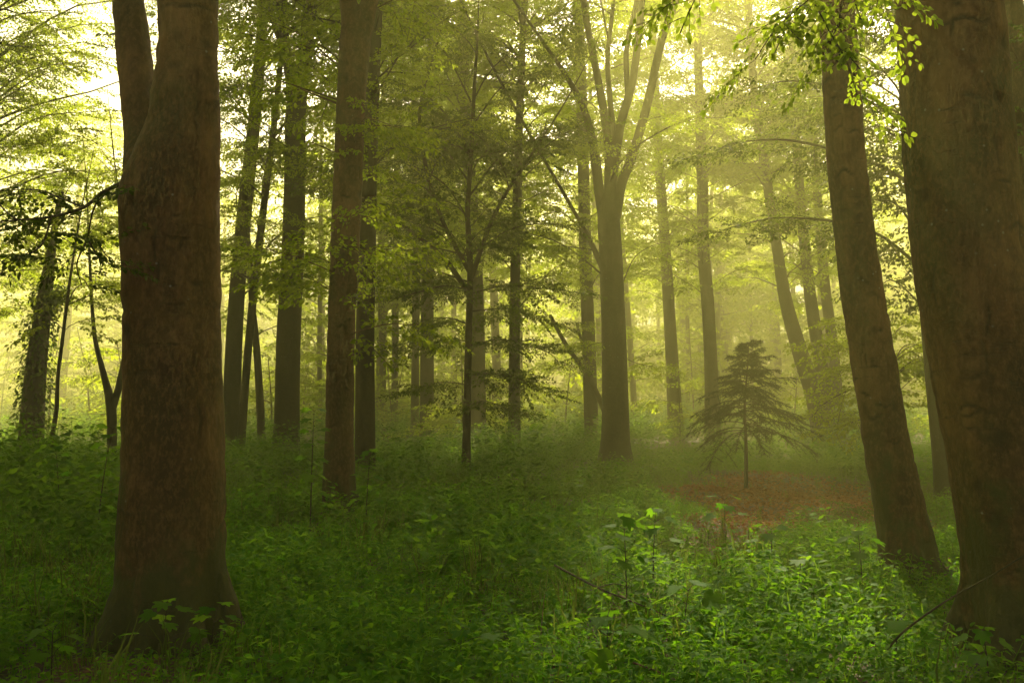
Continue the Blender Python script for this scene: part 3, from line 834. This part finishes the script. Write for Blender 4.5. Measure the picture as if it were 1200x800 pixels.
def cover(name, label, mat, kinds, n, y0, y1, smin, smax, f=1.1, seed=1., litter_cut=1.0, thr=0.0, cat='undergrowth', half=.60, grow=None, region=None):
    x, y = scatter(n, y0, y1, half=half)
    c = clump(x, y, f, seed)
    low = np.where((y > 7.5) & (y < 24), np.clip((litter(x, y) - .7) / 1.3, .45, 1), 1.0)
    keep = rng.random(len(x)) < np.clip(c * 1.5 - thr, .03, 1)
    if region is not None: keep &= region(x, y)
    if litter_cut is not None:
        l = litter(x, y)
        keep &= (l > litter_cut * (.6 + .5 * rng.random(len(x)))) | (rng.random(len(x)) < .06)
    x, y, c, low = x[keep], y[keep], c[keep], low[keep]
    g = Geo()
    sc = rng.uniform(smin, smax, len(x)) * (.7 + .6 * np.clip(c, 0, 1)) * low
    if grow is not None: sc = sc * grow(x, y)
    pick = rng.integers(0, len(kinds), len(x))
    pos = np.stack([x, y, gz(x, y) - .01], -1)
    az = rng.uniform(0, 6.283, len(x)); el = rng.normal(0, .12, len(x)); ro = rng.normal(0, .12, len(x))
    for k, t in enumerate(kinds):
        s = pick == k
        place(g, t, pos[s], basis(az[s], el[s], ro[s]), sc[s])
    tag(link(name, g.mesh(name, [mat])), label, cat, kind='stuff')

cover('ground_cover', 'low green woodland herbs covering the ground in front', HERB, HERBS, 34000, 3.2, 15, .60, 1.15, 1.3, 1.0)
cover('ground_cover', 'tiny creeping leaves between the taller herbs', HERB, HERBS_SMALL, 22000, 3.2, 12, .8, 1.4, 2.2, 2.0)
cover('undergrowth', 'green herbs and low plants farther into the wood', HERB_MID, HERBS_MID, 38000, 11, 34, .42, .88, .8, 3.0)
TALL = [make_herb(110 + i, LEAF_HI, .10, .62, 7, 2, .6) for i in range(4)] + [make_herb(120 + i, LEAF_LOBED, .11, .45, 4, 2, 1.2) for i in range(3)]
cover('undergrowth', 'taller leafy clumps standing above the low herbs', SAPLING, TALL, 3400, 6.5, 24, .5, 1.0, .9, 7.0, thr=.75)
cover('grass', 'thin grass tufts among the herbs', GRASS, GRASSES, 2600, 3.5, 20, .6, 1.3, 1.6, 4.0, thr=.2, cat='grass')
cover('undergrowth', 'bushy waist high undergrowth under the misty trees', HERB_MID, BUSH, 17000, 17, 75, .45, 1.0, .33, 5.0, litter_cut=1.7, thr=.25, grow=lambda x, y: np.clip(.75 + (y - 17) * .022, .7, 1.9))

THICKET = [make_herb(130 + i, LEAF_LO, .12, .95, 9, 3, .8) for i in range(4)] + [make_herb(140 + i, LEAF_HI, .11, .8, 7, 3, .9) for i in range(3)]
cover('undergrowth', 'shoulder high thicket behind the massive left trunk', HERB_MID, THICKET, 7000, 9, 21, .5, 1.25, 1.5, 9.0, thr=.62, region=lambda x, y: (x < -.30 * y) )
cover('undergrowth', 'knee high thicket between the dark forking trunk and the middle', HERB_MID, THICKET, 5000, 15.5, 27, .35, .75, 1.2, 11.0, thr=.62, region=lambda x, y: (x < .10 * y) & (x > -.32 * y))
def build_litter():
    n = 46000
    x = rng.uniform(.5, 9, n); y = rng.uniform(8.5, 24, n)
    k = litter(x, y) < .8 + 1.3 * rng.random(n) ** 2
    x, y = x[k], y[k]; n = len(x)
    g = Geo()
    v = np.array([(-.5, 0, 0), (-.1, .3, .10), (.5, 0, .04), (-.1, -.3, .14)])
    place(g, (v, np.array([(0, 1, 2), (0, 2, 3)])), np.stack([x, y, gz(x, y) + rng.uniform(.005, .05, n)], -1), basis(rng.uniform(0, 6.28, n), rng.normal(0, .35, n), rng.normal(0, .4, n)), rng.uniform(.05, .088, n))
    tag(link('fallen_leaves', g.mesh('fallen_leaves', [DEAD], smooth=False)), 'patch of rusty brown fallen leaves round the little spruce', 'fallen leaves', kind='stuff')
build_litter()

# ------------------------------------------------------------------ the little spruce
def build_spruce():
    d = 19.0
    b = at(874, 568, d); base = np.array((b[0], b[1], float(gz(b[0], b[1]))))
    t = thing('spruce_tree', base, 'little dark spruce with a bare lower stem in the leaf littered glade', 'tree')
    H = 2.78; wood = Geo(); g = Geo()
    P = np.array([(0, 0, -.1), (.015, 0, .8), (.0, 0, 1.6), (.06, 0, 2.3), (.09, 0, H)])
    tube(wood, spline(P, 4), np.linspace(.042, .006, 17), 8)
    npos = []; naz = []; nel = []; nsc = []
    def needles(p, q, dens, ln):
        L = np.linalg.norm(q - p); n = max(3, int(L * dens))
        tt = rng.random(n)[:, None]
        pp = p + (q - p) * tt
        a = math.atan2(q[1] - p[1], q[0] - p[0]); e = math.atan2(q[2] - p[2], math.hypot(q[0] - p[0], q[1] - p[1]))
        npos.append(pp); naz.append(a + rng.choice((-1, 1), n) * rng.uniform(.2, 1.2, n)); nel.append(e * .5 + rng.normal(.05, .45, n)); nsc.append(np.full(n, ln) * rng.uniform(.7, 1.2, n))
    z = 1.10
    while z < H - .05:
        f = (H - z) / (H - 1.10)
        L0 = .06 + 1.30 * f ** .72
        nb = 4 if f > .3 else 3
        a0 = random.uniform(0, 6.28)
        for k in range(nb):
            a = a0 + k * 6.283 / nb + random.uniform(-.5, .5)
            L = L0 * random.uniform(.40, 1.22)
            x0 = np.interp(z, P[:, 2], P[:, 0]); zz = z + random.uniform(-.07, .07)
            D = np.array((math.cos(a), math.sin(a), 0))
            el = .42 - .42 * f + random.gauss(0, .12)
            pts = [np.array((x0, 0, zz))]
            for i in range(7):
                e = el - .75 * (i / 6) * (.35 + .65 * f) + random.gauss(0, .06)
                pts.append(pts[-1] + (D * math.cos(e) + np.array((0, 0, math.sin(e)))) * L / 7)
            pts = np.array(pts)
            tube(wood, pts, np.linspace(.010, .003, 8), 4)
            bare = .42 * f if f > .25 else .1
            for i in range(7):
                if (i + 1) / 7 > bare: needles(pts[i], pts[i + 1], 360, .055)
                for sd in (-1, 1):
                    for h in (0, .5):
                        u = (i + h) / 7
                        if u < bare or random.random() < .12: continue
                        p0 = pts[i] + (pts[i + 1] - pts[i]) * h
                        sl = L * .42 * (1.1 - u) * random.uniform(.4, 1.3) + .07
                        a2 = a + sd * random.uniform(.3, 1.3)
                        q = p0 + np.array((math.cos(a2), math.sin(a2), random.uniform(-1.1, -.25) * (.4 + .6 * f))) * sl
                        needles(p0, q, 300, .042)
        z += .055 + .03 * f
    needles(P[-2] + (0, 0, .1), P[-1], 260, .045)
    v = np.array([(0, .055, 0), (0, -.055, 0), (1, 0, 0)])
    pos = np.concatenate(npos); n = len(pos)
    place(g, (v * np.array((1, 1.3, 1)), np.array([(0, 1, 2)])), pos, basis(np.concatenate(naz), np.concatenate(nel), rng.uniform(-1, 1, n)), np.concatenate(nsc))
    link('trunk', wood.mesh('trunk', [TWIG]), t); link('crown', g.mesh('crown', [NEEDLE], smooth=False), t)
build_spruce()

# ------------------------------------------------------------------ ivy on the leaning trunk
def build_ivy():
    g = Geo()
    tr = [c for c in ivy_tree.children if c.name.startswith('trunk')][0]
    me = tr.data; nv = len(me.vertices)
    co = np.empty(nv * 3, np.float32); me.vertices.foreach_get('co', co); co = co.reshape(-1, 3)
    nn = np.empty(nv * 3, np.float32); me.vertex_normals.foreach_get('vector', nn); nn = nn.reshape(-1, 3)
    ok = np.where((co[:, 2] > .2) & (co[:, 2] < 4.3) & (np.hypot(co[:, 0] - .12 * co[:, 2], co[:, 1]) < 1.0))[0]
    i = ok[rng.integers(0, len(ok), 2600)]
    p = co[i] + nn[i] * rng.uniform(.02, .16, (len(i), 1)) + rng.normal(0, .10, (len(i), 3)) * np.array((.4, .4, 1.4))
    az = np.arctan2(nn[i, 1], nn[i, 0]) + rng.normal(0, .6, len(i))
    place(g, LEAF_HI, p, basis(az, rng.normal(-.7, .4, len(i)), rng.normal(0, .4, len(i))), rng.uniform(.07, .12, len(i)))
    link('ivy', g.mesh('ivy', [IVY]), ivy_tree)
build_ivy()

# ------------------------------------------------------------------ near leafy boughs
def bough(name, label, paths, leafm, r0=.012, ssize=1.0, spacing=.16, cat='branch', hang=0.0):
    P0 = at(*paths[0][0]); base = P0
    t = thing(name, base, label, cat)
    wood = Geo(); sp = []
    for i, pt in enumerate(paths):
        Q = spline(np.array([at(*p) for p in pt]), 5)
        tube(wood, Q, np.linspace(r0 if i == 0 else r0 * .5, .0025, len(Q)), 6)
        dq = np.gradient(Q, axis=0); az = np.unwrap(np.arctan2(dq[:, 1], dq[:, 0]))
        leaf_path(sp, Q, az, spacing, ssize, .22)
    s = np.array(sp); g = Geo()
    add_sprays(g, SPRAY_NEAR, s[:, :3], s[:, 3], s[:, 4] - hang, s[:, 5], s[:, 6])
    link('stem', wood.mesh('stem', [TWIG], base), t); link('leaves', g.mesh('leaves', [leafm, TWIG], base), t)
    return t
def bough_on(tree_label, *a, **k):
    """a bough that grows from a tree: a part of that tree with its leaves as a sub-part"""
    tree = [o for o in COL.objects if o.get('label') == tree_label][0]
    b = bough(*a, **k)
    kids = list(b.children); stem = [c for c in kids if c.name.startswith('stem')][0]; lv = [c for c in kids if c.name.startswith('leaves')][0]
    off = b.location - tree.location
    stem.name = 'bough'; stem.parent = tree; stem.location = off
    lv.parent = stem; lv.location = (0, 0, 0)
    bpy.data.objects.remove(b)
bough_on('massive forked beech trunk at the left front with moss round its foot', 'bough', '', [
    [(144, 214, 6.65), (120, 226, 6.5), (98, 243, 6.35), (60, 254, 6.2), (20, 258, 6.05), (-30, 262, 5.9)],
    [(118, 228, 6.5), (108, 250, 6.5), (100, 285, 6.6), (82, 300, 6.6)],
    [(98, 243, 6.35), (70, 232, 6.6), (40, 222, 6.8), (-10, 225, 7.0)],
    [(60, 254, 6.2), (50, 285, 6.1), (30, 300, 6.0), (0, 310, 5.9)],
    [(100, 275, 6.5), (115, 300, 6.4), (135, 312, 6.3)],
    [(20, 258, 6.05), (0, 240, 6.3), (-40, 180, 6.4)],
    [(100, 285, 6.6), (90, 310, 6.5), (96, 335, 6.5)]], LEAF_SHADED, .016, .75, .19)
bough_on('broad dark beech trunk leaning in at the right edge of the wood', 'bough', '', [
    [(1085, -170, 6.3), (1050, -110, 5.9), (1010, -50, 5.6), (985, 10, 5.5), (990, 60, 5.4), (1004, 110, 5.4)],
    [(1000, -40, 5.6), (960, -10, 5.5), (930, 15, 5.4), (905, 40, 5.3), (885, 70, 5.3)],
    [(986, 20, 5.5), (975, 45, 5.4), (970, 60, 5.4)],
    [(1020, -60, 5.6), (1030, -10, 5.5), (1035, 15, 5.5)],
    [(960, -20, 5.5), (950, -10, 5.5), (940, 0, 5.4)],
    [(960, -60, 5.5), (880, -60, 5.4), (810, -25, 5.3), (797, -5, 5.3)]], LEAF_FRESH, .010, .85, .14, hang=.5)

# ------------------------------------------------------------------ saplings one can count
def sapling(label, px, py, d, h, leaf, ll, n, mat, lean=(0, 0), seed=0, name='sapling', cat='sapling', group='saplings in the undergrowth'):
    b = at(px, py, d); base = np.array((b[0], b[1], float(gz(b[0], b[1]))))
    r = np.random.default_rng(seed + 900)
    t = thing(name, base, label, cat, group)
    w = Geo(); g = Geo()
    P = spline(np.array([(0, 0, -.05), (lean[0] * .25, lean[1] * .25, h * .4), (lean[0] * .6, lean[1] * .6, h * .75), (lean[0], lean[1], h)]), 4)
    tube(w, P, np.linspace(.004 + .004 * h, .002, len(P)), 5)
    pos = []; az = []; el = []; sc = []
    a0 = r.uniform(0, 6.28)
    for i in range(n):
        tt = .18 + .82 * (i + 1) / n
        p = np.array([np.interp(tt, np.linspace(0, 1, len(P)), P[:, c]) for c in range(3)])
        for s in (0, math.pi):
            a = a0 + i * 1.571 + s + r.normal(0, .2)
            pl = ll * (1.15 - .7 * (i / n)) * r.uniform(.6, 1.0)
            q = p + np.array((math.cos(a) * pl, math.sin(a) * pl, pl * .45))
            tube(w, np.array([p, (p + q) / 2 + (0, 0, .01), q]), [.0025, .002, .0015], 4)
            pos.append(q); az.append(a); el.append(r.normal(-.25, .22)); sc.append(ll * (1.05 - .35 * i / n) * r.uniform(.8, 1.15))
    place(g, leaf, np.array(pos), basis(az, el, r.normal(0, .2, len(pos))), np.array(sc))
    link('stem', w.mesh('stem', [TWIG]), t); link('leaves', g.mesh('leaves', [mat]), t)
SP = [
 ('tallest bright lobed leaf sapling in the middle of the lit undergrowth', 735, 745, 7.4, .72, .15, 6, (-.02, 0)),
 ('lobed leaf sapling with a low crown beside the tallest bright sapling', 765, 715, 8.2, .70, .15, 5, (.03, 0)),
 ('broad leaved sapling at the bottom edge below the tallest bright sapling', 712, 812, 5.6, .40, .17, 3, (.0, 0)),
 ('lobed leaf seedling beside the dead twig in the undergrowth', 800, 770, 6.3, .42, .15, 3, (.04, 0)),
 ('leafy seedling standing between the leaf litter and the tallest bright sapling', 850, 655, 10.2, .62, .15, 4, (.0, .0)),
 ('lobed leaf sapling at the foot of the bare leaning beech', 1012, 715, 8.0, .58, .14, 4, (-.03, 0)),
 ('low seedling with wide leaves under the curved dark stem', 1050, 790, 5.9, .34, .15, 3, (.02, 0)),
 ('seedling with dark leaves at the foot of the broad right edge beech', 1160, 800, 5.5, .32, .13, 3, (-.03, 0)),
 ('leafy seedling in front of the massive left trunk', 190, 790, 5.9, .40, .13, 4, (.02, 0)),
 ('small seedling right of the massive left trunk foot', 245, 780, 6.1, .34, .12, 3, (.04, 0)),
 ('tall dark sapling in the bushes close left of the massive trunk', 112, 640, 11.0, 1.35, .17, 8, (.16, 0)),
 ('tall thin sapling left of the dark forking trunk', 363, 640, 11.0, 1.45, .15, 7, (.03, 0)),
 ('leafy sapling right of the dark forking trunk foot', 428, 640, 11.5, .95, .15, 6, (.05, 0)),
 ('lone seedling at the bottom left corner of the undergrowth', 60, 800, 5.6, .30, .13, 3, (.0, 0)),
 ('wide seedling at the bottom edge left of the pale dry stalk', 540, 800, 5.7, .32, .15, 3, (.0, 0)),
 ('bright seedling on the lit ground before the little spruce', 905, 690, 9.0, .50, .14, 4, (.0, 0)),
 ('low seedling right of the bright sapling on the lit ground', 935, 740, 7.4, .42, .14, 3, (.03, 0)),
 ('thin sapling in the left bushes in front of the ivy covered trunk', 70, 625, 12.5, 1.1, .15, 6, (-.08, 0)),
]
for i, (lab, px, py, d, h, ll, n, lean) in enumerate(SP):
    sapling(lab, px, py, d, h, LEAF_LOBED, ll, n, SAPLING, lean, i)

# a small shrub on the litter
def shrub(label, px, py, d, h, rad, n, mat, seed, name='shrub'):
    b = at(px, py, d); base = np.array((b[0], b[1], float(gz(b[0], b[1]))))
    t = thing(name, base, label, 'shrub'); w = Geo(); sp = []
    for k in range(n):
        a = random.uniform(0, 6.28)
        grow_branch(w, sp, (0, 0, 0), a, random.uniform(.6, 1.0) * h * 1.2, random.uniform(.6, 1.4), random.uniform(.1, .7), .006, .12, .42, None, k=4)
    s = np.array(sp); g = Geo()
    add_sprays(g, SPRAY_MID, s[:, :3], s[:, 3], s[:, 4], s[:, 5], s[:, 6])
    link('stem', w.mesh('stem', [TWIG]), t); link('foliage', g.mesh('foliage', [mat, TWIG]), t)
shrub('small dark shrub standing alone on the brown leaf litter', 970, 608, 13.8, .42, .4, 12, LEAF_SHADED, 1)

# ------------------------------------------------------------------ fallen and dead stems
def stick(name, label, pts, r, mat, cat, group=None, side=()):
    Q = spline(np.array([at(*p) for p in pts]), 6)
    g = Geo(); tube(g, Q, np.linspace(r, r * .45, len(Q)), 7)
    for s in side:
        tube(g, spline(np.array([at(*p) for p in s]), 4), np.linspace(r * .5, r * .2, 4 * (len(s) - 1) + 1), 5)
    c = Q[0]
    tag(link(name, g.mesh(name, [mat], c)), label, cat, group).location = tuple(c)
STRAW = bark_mat('dry_stalk', (.20, .13, .06), (.32, .22, .10), moss=0, scale=2)
REDTWIG = bark_mat('red_twig', (.14, .05, .025), (.2, .08, .04), moss=0, scale=2)
stick('bramble_stem', 'dark curved bramble stem arching in front of the broad right edge beech', [(1040, 760, 5.6), (1062, 737, 5.5), (1110, 703, 5.4), (1160, 675, 5.3), (1205, 648, 5.2), (1250, 628, 5.1)], .007, TWIG, 'stem')
stick('dead_twig', 'long dark dead twig lying slanted on the lit undergrowth', [(650, 662, 7.6), (700, 688, 7.2), (745, 706, 6.9), (795, 727, 6.6)], .009, TWIG, 'twig', side=[[(700, 688, 7.2), (725, 684, 7.2), (760, 700, 7.1)]])
stick('dead_twig', 'short reddish dead twig at the bottom edge of the undergrowth', [(742, 776, 5.6), (770, 786, 5.5), (805, 803, 5.3)], .006, REDTWIG, 'twig')
stick('dry_stalk', 'pale dry upright stalk in the undergrowth at the bottom middle', [(632, 778, 6.2), (634, 740, 6.2), (638, 697, 6.2)], .005, STRAW, 'stalk')
stick('dry_stalk', 'pale dry short stalk left of the upright one at the bottom edge', [(586, 812, 5.5), (587, 785, 5.5), (588, 768, 5.5)], .004, STRAW, 'stalk')
